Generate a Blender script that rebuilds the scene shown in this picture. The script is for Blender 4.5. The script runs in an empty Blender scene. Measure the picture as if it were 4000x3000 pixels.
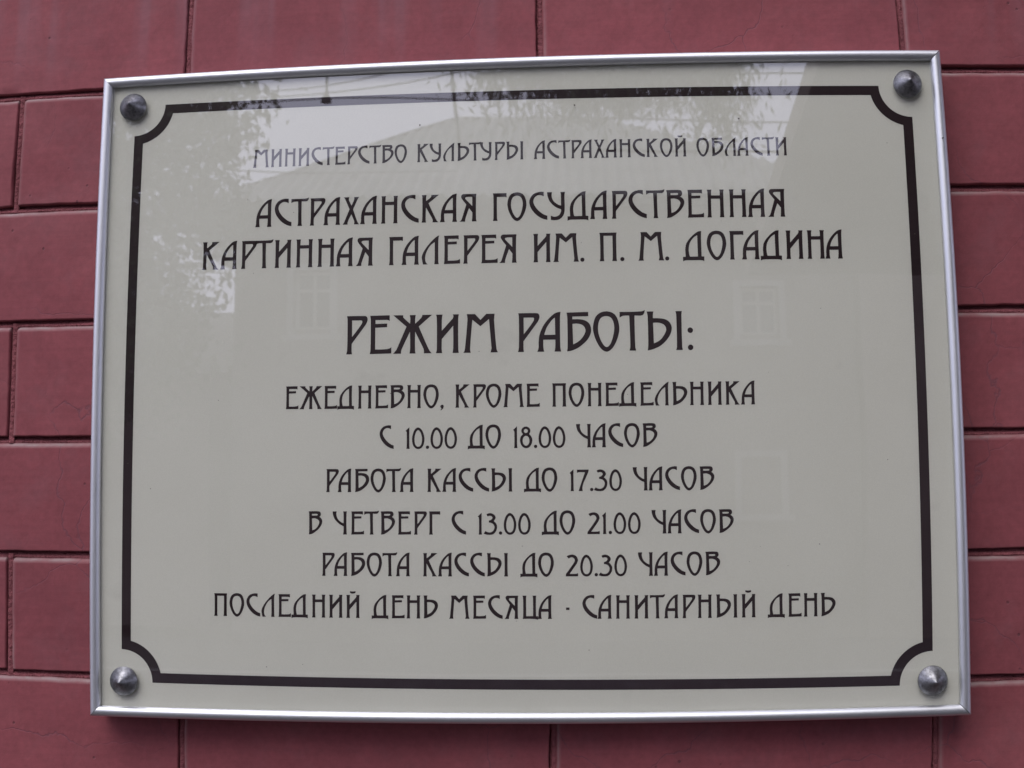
import bpy, bmesh, math, random
from mathutils import Matrix, Vector, noise
from mathutils.geometry import tessellate_polygon
R = math.radians
sc = bpy.context.scene
col = sc.collection

# ---------------------------------------------------------------- camera
cd = bpy.data.cameras.new("camera")
cam = bpy.data.objects.new("camera", cd)
col.objects.link(cam)
sc.camera = cam
cd.sensor_width = 36.0
cd.sensor_fit = 'HORIZONTAL'
cd.lens = 42.26
cd.clip_start = 0.01
cd.clip_end = 500.0
# compact camera lens with its mild barrel distortion (polynomial lens model)
cd.type = 'PANO'
LENS = (0.0, 0.02365911528761747, 8.27175733325946e-07, -1.8460435015817646e-06, 3.148217487364033e-09)
_c = cd
_c.panorama_type = 'FISHEYE_LENS_POLYNOMIAL'
_c.fisheye_fov = R(170)
for _i, _k in enumerate(LENS):
    setattr(_c, 'fisheye_polynomial_k%d' % _i, -_k)
# focused on the sign, so the mirrored street is slightly soft
cd.dof.use_dof = True; cd.dof.focus_distance = 1.135; cd.dof.aperture_fstop = 15.0
X = Vector((0.997787073962042, 0.06628354634753884, -0.005238942437168007))
Y = Vector((0.011689337782714502, -0.09730542120316105, 0.9951859195078457))
F = Vector((-0.06545467451960855, 0.9930448864417298, 0.09786490226563874))
m = Matrix((X, Y, -F)).transposed().to_4x4()
m.translation = Vector((0.06677244, -1.1080436, 1.64197363))
cam.matrix_world = m

# ---------------------------------------------------------------- sky, sun, exposure
SUN_EL, SUN_AZ = 52.0, -22.0          # azimuth measured from -Y (the street side) towards -X
w = bpy.data.worlds.new("World"); sc.world = w; w.use_nodes = True
nt = w.node_tree; nt.nodes.clear()
out = nt.nodes.new('ShaderNodeOutputWorld'); bg = nt.nodes.new('ShaderNodeBackground')
sky = nt.nodes.new('ShaderNodeTexSky'); sky.sky_type = 'NISHITA'; sky.sun_disc = False
sky.sun_elevation = R(SUN_EL)
sdir = Vector((math.cos(R(SUN_EL)) * math.sin(R(SUN_AZ)), -math.cos(R(SUN_EL)) * math.cos(R(SUN_AZ)), math.sin(R(SUN_EL))))
sky.sun_rotation = math.atan2(sdir.x, sdir.y)
sky.air_density = 1.0; sky.dust_density = 3.0; sky.ozone_density = 1.0
# thin even cloud cover: most of the blue is taken out of the clear sky
hs = nt.nodes.new('ShaderNodeHueSaturation'); hs.inputs['Saturation'].default_value = 0.22
mx = nt.nodes.new('ShaderNodeMixRGB'); mx.inputs[0].default_value = 0.75
mx.inputs[2].default_value = (5.6, 5.65, 7.9, 1)
nt.links.new(sky.outputs[0], hs.inputs['Color']); nt.links.new(hs.outputs[0], mx.inputs[1])
nt.links.new(mx.outputs[0], bg.inputs[0]); nt.links.new(bg.outputs[0], out.inputs[0])
bg.inputs[1].default_value = 0.115
sl = bpy.data.lights.new("sun", 'SUN'); sl.energy = 0.8; sl.angle = R(46); sl.color = (1.0, 0.96, 0.9)
so = bpy.data.objects.new("sun", sl); col.objects.link(so)
so.rotation_euler = sdir.to_track_quat('Z', 'Y').to_euler()
sc.view_settings.view_transform = 'Standard'; sc.view_settings.look = 'None'
sc.view_settings.exposure = 0.93; sc.view_settings.gamma = 1.0; sc.view_settings.use_curve_mapping = False
sc.cycles.max_bounces = 8; sc.cycles.transparent_max_bounces = 12

# ---------------------------------------------------------------- helpers
def tag(o, label=None, cat=None, group=None, kind=None):
    if label: o['label'] = label
    if cat: o['category'] = cat
    if group: o['group'] = group
    if kind: o['kind'] = kind
    return o
def empty(name, loc, label, cat, group=None):
    o = bpy.data.objects.new(name, None); o.empty_display_size = 0.1
    o.location = loc; col.objects.link(o)
    return tag(o, label, cat, group)
def mesh_obj(name, verts, faces, mat, parent=None, smooth=False):
    me = bpy.data.meshes.new(name); me.from_pydata([tuple(v) for v in verts], [], faces); me.update()
    if mat: me.materials.append(mat)
    if smooth:
        for p in me.polygons: p.use_smooth = True
    o = bpy.data.objects.new(name, me); col.objects.link(o)
    if parent:
        o.parent = parent
        o.matrix_parent_inverse = Matrix.Translation(parent.location).inverted()
    return o
class MB:
    def __init__(s): s.v = []; s.f = []
    def add(s, v, f):
        n = len(s.v); s.v += [tuple(p) for p in v]; s.f += [tuple(i + n for i in q) for q in f]
    def box(s, a, b):
        (x0, y0, z0), (x1, y1, z1) = a, b
        s.add([(x0,y0,z0),(x1,y0,z0),(x1,y1,z0),(x0,y1,z0),(x0,y0,z1),(x1,y0,z1),(x1,y1,z1),(x0,y1,z1)],
              [(0,3,2,1),(4,5,6,7),(0,1,5,4),(1,2,6,5),(2,3,7,6),(3,0,4,7)])
    def tube(s, pts, r, n=8, cap=True):
        pts = [Vector(p) for p in pts]; rr = r if isinstance(r, (list, tuple)) else [r] * len(pts)
        rings = []
        for i, p in enumerate(pts):
            d = (pts[min(i+1, len(pts)-1)] - pts[max(i-1, 0)]).normalized()
            a = d.cross(Vector((0,0,1)) if abs(d.z) < .9 else Vector((1,0,0))).normalized(); b = d.cross(a)
            rings.append([p + a*math.cos(2*math.pi*k/n)*rr[i] + b*math.sin(2*math.pi*k/n)*rr[i] for k in range(n)])
        v = [q for g in rings for q in g]; f = []
        for i in range(len(pts)-1):
            for k in range(n):
                f.append((i*n+k, i*n+(k+1)%n, (i+1)*n+(k+1)%n, (i+1)*n+k))
        if cap: f += [tuple(range(n))[::-1], tuple((len(pts)-1)*n + k for k in range(n))]
        s.add(v, f)
    def obj(s, name, mat, parent=None, smooth=False): return mesh_obj(name, s.v, s.f, mat, parent, smooth)

def new_mat(name):
    ma = bpy.data.materials.new(name); ma.use_nodes = True
    t = ma.node_tree; t.nodes.clear()
    o = t.nodes.new('ShaderNodeOutputMaterial'); b = t.nodes.new('ShaderNodeBsdfPrincipled')
    t.links.new(b.outputs[0], o.inputs[0])
    return ma, t, b, o
def N(t, kind, **kw):
    n = t.nodes.new(kind)
    for k, v in kw.items():
        if k in n.inputs: n.inputs[k].default_value = v
        else: setattr(n, k, v)
    return n
def ramp(t, fac, stops):
    r = t.nodes.new('ShaderNodeValToRGB'); e = r.color_ramp.elements
    while len(e) < len(stops): e.new(0.5)
    for q, (p, c) in zip(e, stops):
        q.position = p; q.color = (c if isinstance(c, tuple) else (c, c, c)) + (1,)
    t.links.new(fac, r.inputs[0]); return r.outputs[0]
def mix(t, fac, a, b, blend='MIX'):
    n = t.nodes.new('ShaderNodeMixRGB'); n.blend_type = blend
    for s_, v in ((0, fac), (1, a), (2, b)):
        if hasattr(v, 'links') or isinstance(v, bpy.types.NodeSocket): t.links.new(v, n.inputs[s_])
        else: n.inputs[s_].default_value = v if s_ == 0 else tuple(v) + (1,)
    return n.outputs[0]
def math_(t, op, a, b=0.0):
    n = t.nodes.new('ShaderNodeMath'); n.operation = op
    for i, v in enumerate((a, b)):
        if isinstance(v, bpy.types.NodeSocket): t.links.new(v, n.inputs[i])
        else: n.inputs[i].default_value = v
    return n.outputs[0]
def simple(name, c, rough=0.6, metal=0.0, spec=0.5, var=0.12, scale=6.0, bump=0.0, bscale=40.0):
    ma, t, b, o = new_mat(name)
    tc = N(t, 'ShaderNodeTexCoord'); nz = N(t, 'ShaderNodeTexNoise', Scale=scale, Detail=6.0)
    t.links.new(tc.outputs['Object'], nz.inputs['Vector'])
    lo = tuple(x*(1-var) for x in c); hi = tuple(min(1, x*(1+var)) for x in c)
    t.links.new(ramp(t, nz.outputs[0], [(0.3, lo), (0.7, hi)]), b.inputs['Base Color'])
    b.inputs['Roughness'].default_value = rough; b.inputs['Metallic'].default_value = metal
    b.inputs['Specular IOR Level'].default_value = spec
    if bump:
        n2 = N(t, 'ShaderNodeTexNoise', Scale=bscale, Detail=5.0); t.links.new(tc.outputs['Object'], n2.inputs['Vector'])
        bp = N(t, 'ShaderNodeBump', Strength=bump, Distance=0.01); t.links.new(n2.outputs[0], bp.inputs['Height'])
        t.links.new(bp.outputs[0], b.inputs['Normal'])
    return ma

# ---------------------------------------------------------------- materials of the wall
def wall_paint():
    ma, t, b, o = new_mat("pink_wall_paint")
    geo = N(t, 'ShaderNodeNewGeometry'); oi = N(t, 'ShaderNodeObjectInfo')
    pos = geo.outputs['Position']
    big = N(t, 'ShaderNodeTexNoise', Scale=5.0, Detail=6.0, Roughness=0.6); t.links.new(pos, big.inputs['Vector'])
    fine = N(t, 'ShaderNodeTexNoise', Scale=150.0, Detail=4.0, Roughness=0.7); t.links.new(pos, fine.inputs['Vector'])
    base = ramp(t, big.outputs[0], [(0.3, (0.206, 0.054, 0.064)), (0.55, (0.238, 0.062, 0.071)), (0.75, (0.272, 0.082, 0.091))])
    base = mix(t, 1.0, base, ramp(t, fine.outputs[0], [(0.3, 0.9), (0.7, 1.08)]), 'MULTIPLY')
    base = mix(t, 1.0, base, ramp(t, oi.outputs['Random'], [(0.0, 0.93), (1.0, 1.05)]), 'MULTIPLY')
    # horizontal brush strokes
    mp = N(t, 'ShaderNodeMapping'); mp.inputs['Scale'].default_value = (3.5, 3.5, 230); t.links.new(pos, mp.inputs['Vector'])
    br = N(t, 'ShaderNodeTexNoise', Scale=1.0, Detail=3.0, Roughness=0.6); t.links.new(mp.outputs[0], br.inputs['Vector'])
    base = mix(t, 1.0, base, ramp(t, br.outputs[0], [(0.3, 0.96), (0.7, 1.03)]), 'MULTIPLY')
    # vertical milky run marks high on the wall
    mp2 = N(t, 'ShaderNodeMapping'); mp2.inputs['Scale'].default_value = (38, 38, 2.2); t.links.new(pos, mp2.inputs['Vector'])
    st = N(t, 'ShaderNodeTexNoise', Scale=1.0, Detail=2.0); t.links.new(mp2.outputs[0], st.inputs['Vector'])
    sx = N(t, 'ShaderNodeSeparateXYZ'); t.links.new(pos, sx.inputs[0])
    hz = N(t, 'ShaderNodeMapRange'); hz.inputs['From Min'].default_value = 2.05; hz.inputs['From Max'].default_value = 2.14
    t.links.new(sx.outputs['Z'], hz.inputs['Value'])
    sf = math_(t, 'MULTIPLY', ramp(t, st.outputs[0], [(0.52, 0.0), (0.68, 0.32)]), hz.outputs[0])
    base = mix(t, sf, base, (0.235, 0.135, 0.155))
    # grey dusty film in patches
    du = N(t, 'ShaderNodeTexNoise', Scale=13.0, Detail=8.0, Roughness=0.7); t.links.new(pos, du.inputs['Vector'])
    base = mix(t, ramp(t, du.outputs[0], [(0.5, 0.0), (0.8, 0.35)]), base, (0.18, 0.095, 0.105))
    # hairline cracks, only in places
    wv = N(t, 'ShaderNodeTexNoise', Scale=14.0, Detail=5.0); t.links.new(pos, wv.inputs['Vector'])
    off = t.nodes.new('ShaderNodeVectorMath'); off.operation = 'MULTIPLY_ADD'
    t.links.new(wv.outputs['Color'], off.inputs[0]); off.inputs[1].default_value = (0.07, 0.07, 0.07); t.links.new(pos, off.inputs[2])
    vo = N(t, 'ShaderNodeTexVoronoi', feature='DISTANCE_TO_EDGE', Scale=7.5); t.links.new(off.outputs[0], vo.inputs['Vector'])
    cm = N(t, 'ShaderNodeTexNoise', Scale=6.0, Detail=2.0); t.links.new(pos, cm.inputs['Vector'])
    crk = math_(t, 'MULTIPLY', ramp(t, vo.outputs['Distance'], [(0.0, 1.0), (0.006, 0.0)]), ramp(t, cm.outputs[0], [(0.48, 0.0), (0.60, 0.68)]))
    base = mix(t, crk, base, (0.14, 0.055, 0.07))
    # soft uneven blotches and a few pits in the paint
    bl = N(t, 'ShaderNodeTexNoise', Scale=28.0, Detail=6.0, Roughness=0.65, Distortion=0.6); t.links.new(pos, bl.inputs['Vector'])
    base = mix(t, 1.0, base, ramp(t, bl.outputs[0], [(0.35, 0.92), (0.65, 1.06)]), 'MULTIPLY')
    pv = N(t, 'ShaderNodeTexVoronoi', Scale=55.0); t.links.new(pos, pv.inputs['Vector'])
    pm = N(t, 'ShaderNodeTexNoise', Scale=9.0, Detail=3.0); t.links.new(pos, pm.inputs['Vector'])
    pit = math_(t, 'MULTIPLY', ramp(t, pv.outputs['Distance'], [(0.05, 1.0), (0.10, 0.0)]), ramp(t, pm.outputs[0], [(0.53, 0.0), (0.58, 1.0)]))
    base = mix(t, math_(t, 'MULTIPLY', pit, 0.6), base, (0.07, 0.03, 0.035))
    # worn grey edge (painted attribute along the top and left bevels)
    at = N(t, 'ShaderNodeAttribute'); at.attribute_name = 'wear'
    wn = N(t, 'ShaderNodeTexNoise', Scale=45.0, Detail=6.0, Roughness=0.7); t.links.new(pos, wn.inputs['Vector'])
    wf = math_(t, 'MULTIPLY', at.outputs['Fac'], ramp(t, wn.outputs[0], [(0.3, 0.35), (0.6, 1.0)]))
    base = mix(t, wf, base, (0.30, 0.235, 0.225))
    t.links.new(base, b.inputs['Base Color'])
    b.inputs['Roughness'].default_value = 0.72; b.inputs['Specular IOR Level'].default_value = 0.25
    h = math_(t, 'ADD', math_(t, 'MULTIPLY', br.outputs[0], 0.35), math_(t, 'MULTIPLY', fine.outputs[0], 0.5))
    h = math_(t, 'SUBTRACT', h, math_(t, 'MULTIPLY', crk, 1.2))
    h = math_(t, 'SUBTRACT', h, math_(t, 'MULTIPLY', pit, 1.5))
    h = math_(t, 'ADD', h, math_(t, 'MULTIPLY', bl.outputs[0], 1.6))
    bp = N(t, 'ShaderNodeBump', Strength=0.35, Distance=0.0008); t.links.new(h, bp.inputs['Height'])
    t.links.new(bp.outputs[0], b.inputs['Normal'])
    return ma
M_WALL = wall_paint()
M_MORTAR = simple("pink_joint_mortar", (0.21, 0.066, 0.074), rough=0.85, spec=0.2, var=0.2, scale=40, bump=0.5, bscale=260)

# ---------------------------------------------------------------- gallery wall of large painted bricks
JOINTS = [2.0515, 1.9325, 1.8157, 1.7005, 1.5885, 1.4725]    # centre heights of the joints beside the sign
zj = list(JOINTS)
while zj[0] < 2.62: zj.insert(0, zj[0] + 0.1165)
while zj[-1] > 0.96: zj.append(zj[-1] - 0.1162)
base_i = zj.index(2.0515)
wall = empty("gallery_wall", (0, 0, 0), "painted pink wall of large oblong bricks behind the framed sign", "wall")
WY = 0.0065                   # the wall face lies this far behind y = 0
def W3(x, y, z):
    return (0.0668+(x-0.0668)*1.0058, y+WY, 1.642+(z-1.642)*1.0058)
def add_wear(me, vals):
    a = me.attributes.new('wear', 'FLOAT', 'POINT')
    a.data.foreach_set('value', vals)
random.seed(4)
def brick(x0, x1, z0, z1, seed, fine):
    """One block: sharp right and bottom edges, wide rounded top and left edges, all slightly uneven."""
    nx, nz = (110, 40) if fine else (24, 16)
    W, H = x1 - x0, z1 - z0
    bt, bl, bs = 0.0042, 0.0036, 0.0012
    def params(n, L, lo, hi):
        # denser samples near both edges
        e0 = [0, lo*.15, lo*.4, lo*.65, lo, lo*1.5]; e1 = [L-hi*1.5, L-hi, L-hi*.6, L-hi*.25, L]
        k = n - len(e0) - len(e1) + 2
        mid = [e0[-1] + (e1[0]-e0[-1])*i/(k-1) for i in range(k)]
        return e0[:-1] + mid + e1[1:]
    us = params(nx, W, bl, bs); vs = params(nz, H, bs, bt)
    nx, nz = len(us), len(vs)
    V = []; wear = []
    for j, v in enumerate(vs):
        for i, u in enumerate(us):
            p = Vector((x0+u, seed*3.7, z0+v))
            n1 = noise.noise(p*9.0); n2 = noise.noise(p*38.0 + Vector((5, 0, 0))); n3 = noise.noise(p*120.0)
            # uneven outline
            ex = (0.0011*noise.noise(Vector((0, seed, z0+v))*14) + 0.0007*noise.noise(Vector((3, seed, z0+v))*70))
            ez = (0.0014*noise.noise(Vector((x0+u, seed, 7))*7) + 0.0007*noise.noise(Vector((x0+u, seed, 1))*60))
            kx = 1-2*u/W; kz = 1-2*v/H
            x = x0+u + ex*abs(kx); z = z0+v + ez*abs(kz)
            y = 0.0011*n1 + 0.00030*n2 + 0.00010*n3
            du, dt = u, H-v
            rl = max(0, 1-du/bl); rt = max(0, 1-dt/bt)
            y += 0.0032*rl**1.4 + 0.0048*rt**1.3
            rr = max(0, 1-(W-u)/bs); rb = max(0, 1-v/bs)
            y += 0.0012*rr**2 + 0.0012*rb**2
            # chips along the lower edge
            ch = noise.noise(Vector((x0+u, seed*1.3, 0))*22)
            if ch > 0.45: y += (ch-0.45)*0.010*max(0, 1-v/0.006)
            V.append(W3(x, y, z))
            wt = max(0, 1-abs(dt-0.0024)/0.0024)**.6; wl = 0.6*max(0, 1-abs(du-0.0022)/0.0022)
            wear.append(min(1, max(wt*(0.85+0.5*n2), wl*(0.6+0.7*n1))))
    Fc = []
    for j in range(nz-1):
        for i in range(nx-1):
            a = j*nx+i; Fc.append((a, a+1, a+1+nx, a+nx))
    # side faces back to the bed
    def skirt(idx):
        n0 = len(V)
        for q in idx:
            V.append((V[q][0], 0.024, V[q][2])); wear.append(0.0)
        for k in range(len(idx)-1): Fc.append((idx[k], n0+k, n0+k+1, idx[k+1]))
    skirt([i for i in range(nx)]); skirt([j*nx+nx-1 for j in range(nz)])
    skirt([(nz-1)*nx+i for i in range(nx-1, -1, -1)]); skirt([j*nx for j in range(nz-1, -1, -1)])
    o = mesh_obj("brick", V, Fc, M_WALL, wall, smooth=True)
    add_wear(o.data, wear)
    return o
PITCH = 0.3515
def row_offset(i):
    zc = (zj[i]+zj[min(i+1, len(zj)-1)])/2
    if (i-base_i) % 2 != 0: return -0.3245+(1.76-zc)*0.010 + 0.0006*math.sin(i*2.1)
    return -0.502+(1.745-zc)*0.012 + 0.0006*math.sin(i*2.1)
cnt = 0
for i in range(len(zj)-1):
    ztop, zbot = zj[i]-0.0010, zj[i+1]+0.0048
    row = i - base_i            # row 0 lies just under the top joint
    even = (row % 2 != 0)       # rows whose joints stand at -0.326, 0.024, 0.377
    off = row_offset(i)
    for k in range(-3, 5):
        xa = off + k*PITCH + 0.0008; xb = off + (k+1)*PITCH - 0.0050
        if xb < -1.25 or xa > 1.25: continue
        near = xb > -0.6 and xa < 0.6 and zbot < 2.2 and ztop > 1.35
        xa += 0.0012*math.sin(k*5.3+i); xb += 0.0012*math.sin((k+1)*5.3+i)
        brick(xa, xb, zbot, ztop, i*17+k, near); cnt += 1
def xjoint(i, k):
    return row_offset(i) + k*PITCH
for i in range(len(zj)):
    """mortar of one bed joint together with the upright joints of the row below it"""
    m_ = MB(); n = 420; rows = [(0.0062, 0.0085), (0.0045, 0.0078), (0.0022, 0.0058), (0.0006, 0.0040), (-0.0012, 0.0030), (-0.0030, 0.0050)]
    V = []
    for (dz, y) in rows:
        for q in range(n):
            x = -1.28+2.56*q/(n-1)
            y2 = y + 0.0011*noise.noise(Vector((x*45, i*3.1, dz*900))) + 0.0012*noise.noise(Vector((x*9, i*7.7, 0)))
            V.append(W3(x, max(0.0008, y2), zj[i]+dz+0.0006*noise.noise(Vector((x*30, i, 5)))))
    m_.add(V, [(r*n+q, (r+1)*n+q, (r+1)*n+q+1, r*n+q+1) for r in range(len(rows)-1) for q in range(n-1)])
    if i < len(zj)-1:
        for k in range(-3, 5):
            xc = xjoint(i, k)
            if abs(xc) > 1.27: continue
            m2 = 40; cols = [(-0.0060, 0.0075), (-0.0047, 0.0048), (-0.0032, 0.0026), (-0.0006, 0.0018), (0.0020, 0.0036)]; V = []
            for (dx, y) in cols:
                for q in range(m2):
                    z = zj[i+1]-0.002+(zj[i]-zj[i+1]+0.004)*q/(m2-1)
                    y2 = y + 0.0012*noise.noise(Vector((dx*900, z*45, k*3.3+i)))
                    V.append(W3(xc+dx+0.0012*math.sin(k*5.3+i)+0.0005*noise.noise(Vector((z*40, k, i))), max(0.0008, y2), z))
            m_.add(V, [(r*m2+q, (r+1)*m2+q, (r+1)*m2+q+1, r*m2+q+1) for r in range(len(cols)-1) for q in range(m2-1)])
    m_.obj("mortar_joint", M_MORTAR, wall, smooth=True)
zlo, zhi = zj[-1]-0.02, zj[0]+0.02
# rest of the facade round the bricks
mb = MB()
mb.box((-9, WY, 0.0), (-1.26, 0.3, 4.6)); mb.box((1.26, WY, 0.0), (9, 0.3, 4.6))
mb.box((-1.259, WY+0.001, 0.0), (1.259, 0.3, zlo+0.02)); mb.box((-1.259, WY+0.001, zhi-0.012), (1.259, 0.3, 4.6)); mb.box((-1.2595, WY+0.02, 0.5), (1.2595, 0.28, 3.2))
mb.obj("wall_body", M_WALL, wall)

# ---------------------------------------------------------------- the sign
CX, CZ = 0.0, 1.7508
YPAN, YGL = -0.022, -0.0234
sign = empty("information_sign", (0, 0, CZ), "cream glazed opening hours sign in a silver frame on the pink brick wall", "sign")

def panel_mat():
    ma, t, b, o = new_mat("cream_sign_panel")
    geo = N(t, 'ShaderNodeNewGeometry')
    nz = N(t, 'ShaderNodeTexNoise', Scale=7.0, Detail=5.0); t.links.new(geo.outputs['Position'], nz.inputs['Vector'])
    f2 = N(t, 'ShaderNodeTexNoise', Scale=900.0, Detail=2.0); t.links.new(geo.outputs['Position'], f2.inputs['Vector'])
    c = ramp(t, nz.outputs[0], [(0.3, (0.665, 0.650, 0.565)), (0.7, (0.695, 0.680, 0.595))])
    c = mix(t, 1.0, c, ramp(t, f2.outputs[0], [(0.3, 0.97), (0.7, 1.03)]), 'MULTIPLY')
    # a few faint smudges
    sm = N(t, 'ShaderNodeTexNoise', Scale=22.0, Detail=3.0); t.links.new(geo.outputs['Position'], sm.inputs['Vector'])
    c = mix(t, ramp(t, sm.outputs[0], [(0.68, 0.0), (0.8, 0.18)]), c, (0.40, 0.38, 0.33))
    t.links.new(c, b.inputs['Base Color'])
    b.inputs['Roughness'].default_value = 0.5; b.inputs['Specular IOR Level'].default_value = 0.2
    return ma
M_PANEL = panel_mat()
M_PRINT = simple("dark_plum_print", (0.021, 0.010, 0.012), rough=0.5, spec=0.2, var=0.1, scale=30)

def alum_mat():
    ma, t, b, o = new_mat("satin_aluminium")
    geo = N(t, 'ShaderNodeNewGeometry')
    nz = N(t, 'ShaderNodeTexNoise', Scale=500.0, Detail=3.0); t.links.new(geo.outputs['Position'], nz.inputs['Vector'])
    n2 = N(t, 'ShaderNodeTexNoise', Scale=12.0, Detail=4.0); t.links.new(geo.outputs['Position'], n2.inputs['Vector'])
    b.inputs['Metallic'].default_value = 1.0
    t.links.new(ramp(t, n2.outputs[0], [(0.3, (0.60, 0.61, 0.63)), (0.7, (0.66, 0.67, 0.69))]), b.inputs['Base Color'])
    t.links.new(ramp(t, nz.outputs[0], [(0.3, 0.42), (0.7, 0.52)]), b.inputs['Roughness'])
    bp = N(t, 'ShaderNodeBump', Strength=0.10, Distance=0.0003); t.links.new(nz.outputs[0], bp.inputs['Height'])
    t.links.new(bp.outputs[0], b.inputs['Normal'])
    return ma
M_ALU = alum_mat()

def stud_mat():
    ma, t, b, o = new_mat("turned_steel_stud")
    tc = N(t, 'ShaderNodeTexCoord')
    nz = N(t, 'ShaderNodeTexNoise', Scale=260.0, Detail=5.0, Roughness=0.7); t.links.new(tc.outputs['Object'], nz.inputs['Vector'])
    oi = N(t, 'ShaderNodeObjectInfo')
    b.inputs['Metallic'].default_value = 1.0
    c = ramp(t, nz.outputs[0], [(0.35, (0.13, 0.13, 0.135)), (0.5, (0.22, 0.22, 0.225)), (0.7, (0.31, 0.31, 0.32))])
    t.links.new(c, b.inputs['Base Color'])
    t.links.new(ramp(t, nz.outputs[0], [(0.3, 0.50), (0.7, 0.36)]), b.inputs['Roughness'])
    bp = N(t, 'ShaderNodeBump', Strength=0.10, Distance=0.0003); t.links.new(nz.outputs[0], bp.inputs['Height'])
    t.links.new(bp.outputs[0], b.inputs['Normal'])
    return ma
M_STUD = stud_mat()

def glass_mat():
    ma, t, b, o = new_mat("sign_glass"); t.nodes.remove(b)
    geo = N(t, 'ShaderNodeNewGeometry')
    tr = N(t, 'ShaderNodeBsdfTransparent'); tr.inputs[0].default_value = (0.965, 0.975, 0.97, 1)
    gl = N(t, 'ShaderNodeBsdfGlossy'); gl.inputs['Roughness'].default_value = 0.0
    gl.inputs['Color'].default_value = (1, 1, 1, 1)
    fr = N(t, 'ShaderNodeFresnel')
    # a thin pane reflects alike from both sides
    t.links.new(math_(t, 'POWER', 1.52, math_(t, 'SUBTRACT', 1.0, math_(t, 'MULTIPLY', geo.outputs['Backfacing'], 2.0))), fr.inputs['IOR'])
    # front and back surface of the pane reflect together
    f = math_(t, 'MINIMUM', math_(t, 'MULTIPLY', fr.outputs[0], REFL), 1.0)
    # very slight waviness of the sheet
    nz = N(t, 'ShaderNodeTexNoise', Scale=5.0, Detail=1.0); t.links.new(geo.outputs['Position'], nz.inputs['Vector'])
    bp = N(t, 'ShaderNodeBump', Strength=0.12, Distance=0.002); t.links.new(nz.outputs[0], bp.inputs['Height'])
    t.links.new(bp.outputs[0], gl.inputs['Normal'])
    ms = N(t, 'ShaderNodeMixShader'); t.links.new(f, ms.inputs[0]); t.links.new(tr.outputs[0], ms.inputs[1]); t.links.new(gl.outputs[0], ms.inputs[2])
    t.links.new(ms.outputs[0], o.inputs[0])
    return ma
REFL = 2.8
M_GLASS = glass_mat()

TILT = 0.0062               # the frame hangs a third of a degree out of line with the print
def rot(x, z):
    dx, dz = x-CX, z-CZ
    return (CX+dx-dz*TILT, CZ+dz+dx*TILT)
HX, HZ = 0.4048, 0.3080      # outer half size of the frame
FW = 0.0097                  # face width of the profile
# backing box and printed panel
mb = MB(); mb.box((-HX+0.0012, -0.0205, CZ-HZ+0.0012), (HX-0.0012, 0.004, CZ+HZ-0.0012))
mb.v = [(rot(x, z)[0], y, rot(x, z)[1]) for x, y, z in mb.v]
mb.obj("backing_board", simple("grey_backing", (0.25, 0.25, 0.25), var=0.1), sign)
px, pz = HX-0.004, HZ-0.004
mesh_obj("panel", [(*rot(a, b)[:1], YPAN, rot(a, b)[1]) for a, b in ((-px, CZ-pz), (px, CZ-pz), (px, CZ+pz), (-px, CZ+pz))], [(0, 1, 2, 3)], M_PANEL, sign)
mesh_obj("glass_pane", [(*rot(a, b)[:1], YGL, rot(a, b)[1]) for a, b in ((-px, CZ-pz), (px, CZ-pz), (px, CZ+pz), (-px, CZ+pz))], [(0, 1, 2, 3)], M_GLASS, sign)

# frame: four mitred rounded bars
prof = []                     # (distance from outer edge, y)
prof.append((0.0004, 0.0045)); prof.append((0.0, 0.003)); prof.append((0.0, -0.0255))
_h = 0.0037; _r = ((FW/2)**2 + _h*_h)/(2*_h); _am = math.asin((FW/2)/_r)
for k in range(0, 19):
    a = -_am + 2*_am*k/18
    prof.append((FW/2 + _r*math.sin(a), -0.0262 - (_h - _r*(1-math.cos(a)))))
prof.append((FW, -0.0236))
def bar(name, a, b, inward, gap0, gap1):
    """a, b: outer corner points (x,z); inward: unit vector to the inside."""
    a = Vector(a); b = Vector(b); d = (b-a).normalized(); inn = Vector(inward)
    V = []; n = len(prof); S = 40
    for s in range(S+1):
        for (u, y) in prof:
            p0 = a + inn*u + d*(u+gap0); p1 = b + inn*u - d*(u+gap1)
            p = p0.lerp(p1, s/S)
            q = rot(p.x, p.y); V.append((q[0], y, q[1]))
    Fc = [(s*n+k, s*n+k+1, (s+1)*n+k+1, (s+1)*n+k) for s in range(S) for k in range(n-1)]
    nb = len(V); V += [V[k] for k in range(n)] + [V[S*n+k] for k in range(n)]
    Fc += [tuple(range(nb, nb+n)), tuple(range(nb+n, nb+2*n))[::-1]]
    o = mesh_obj(name, V, Fc, M_ALU, sign, smooth=True)
    for pl in list(o.data.polygons)[-2:]: pl.use_smooth = False
    return o
TL, TR, BR, BL = (-HX, CZ+HZ), (HX, CZ+HZ), (HX, CZ-HZ), (-HX, CZ-HZ)
bar("frame_bar", TL, TR, (0, -1), 0.00015, 0.00042)
bar("frame_bar", TR, BR, (-1, 0), 0.00042, 0.00045)
bar("frame_bar", BR, BL, (0, 1), 0.00040, 0.00025)
bar("frame_bar", BL, TL, (1, 0), 0.00022, 0.00015)
# the tiny dark hole in the right bar
mb = MB(); mb.tube([(0.3985, -0.0305, 1.9735), (0.3985, -0.0285, 1.9735)], 0.0007, 10)
mb.obj("drill_hole", simple("dark_hole", (0.01, 0.01, 0.01)), sign)

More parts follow.
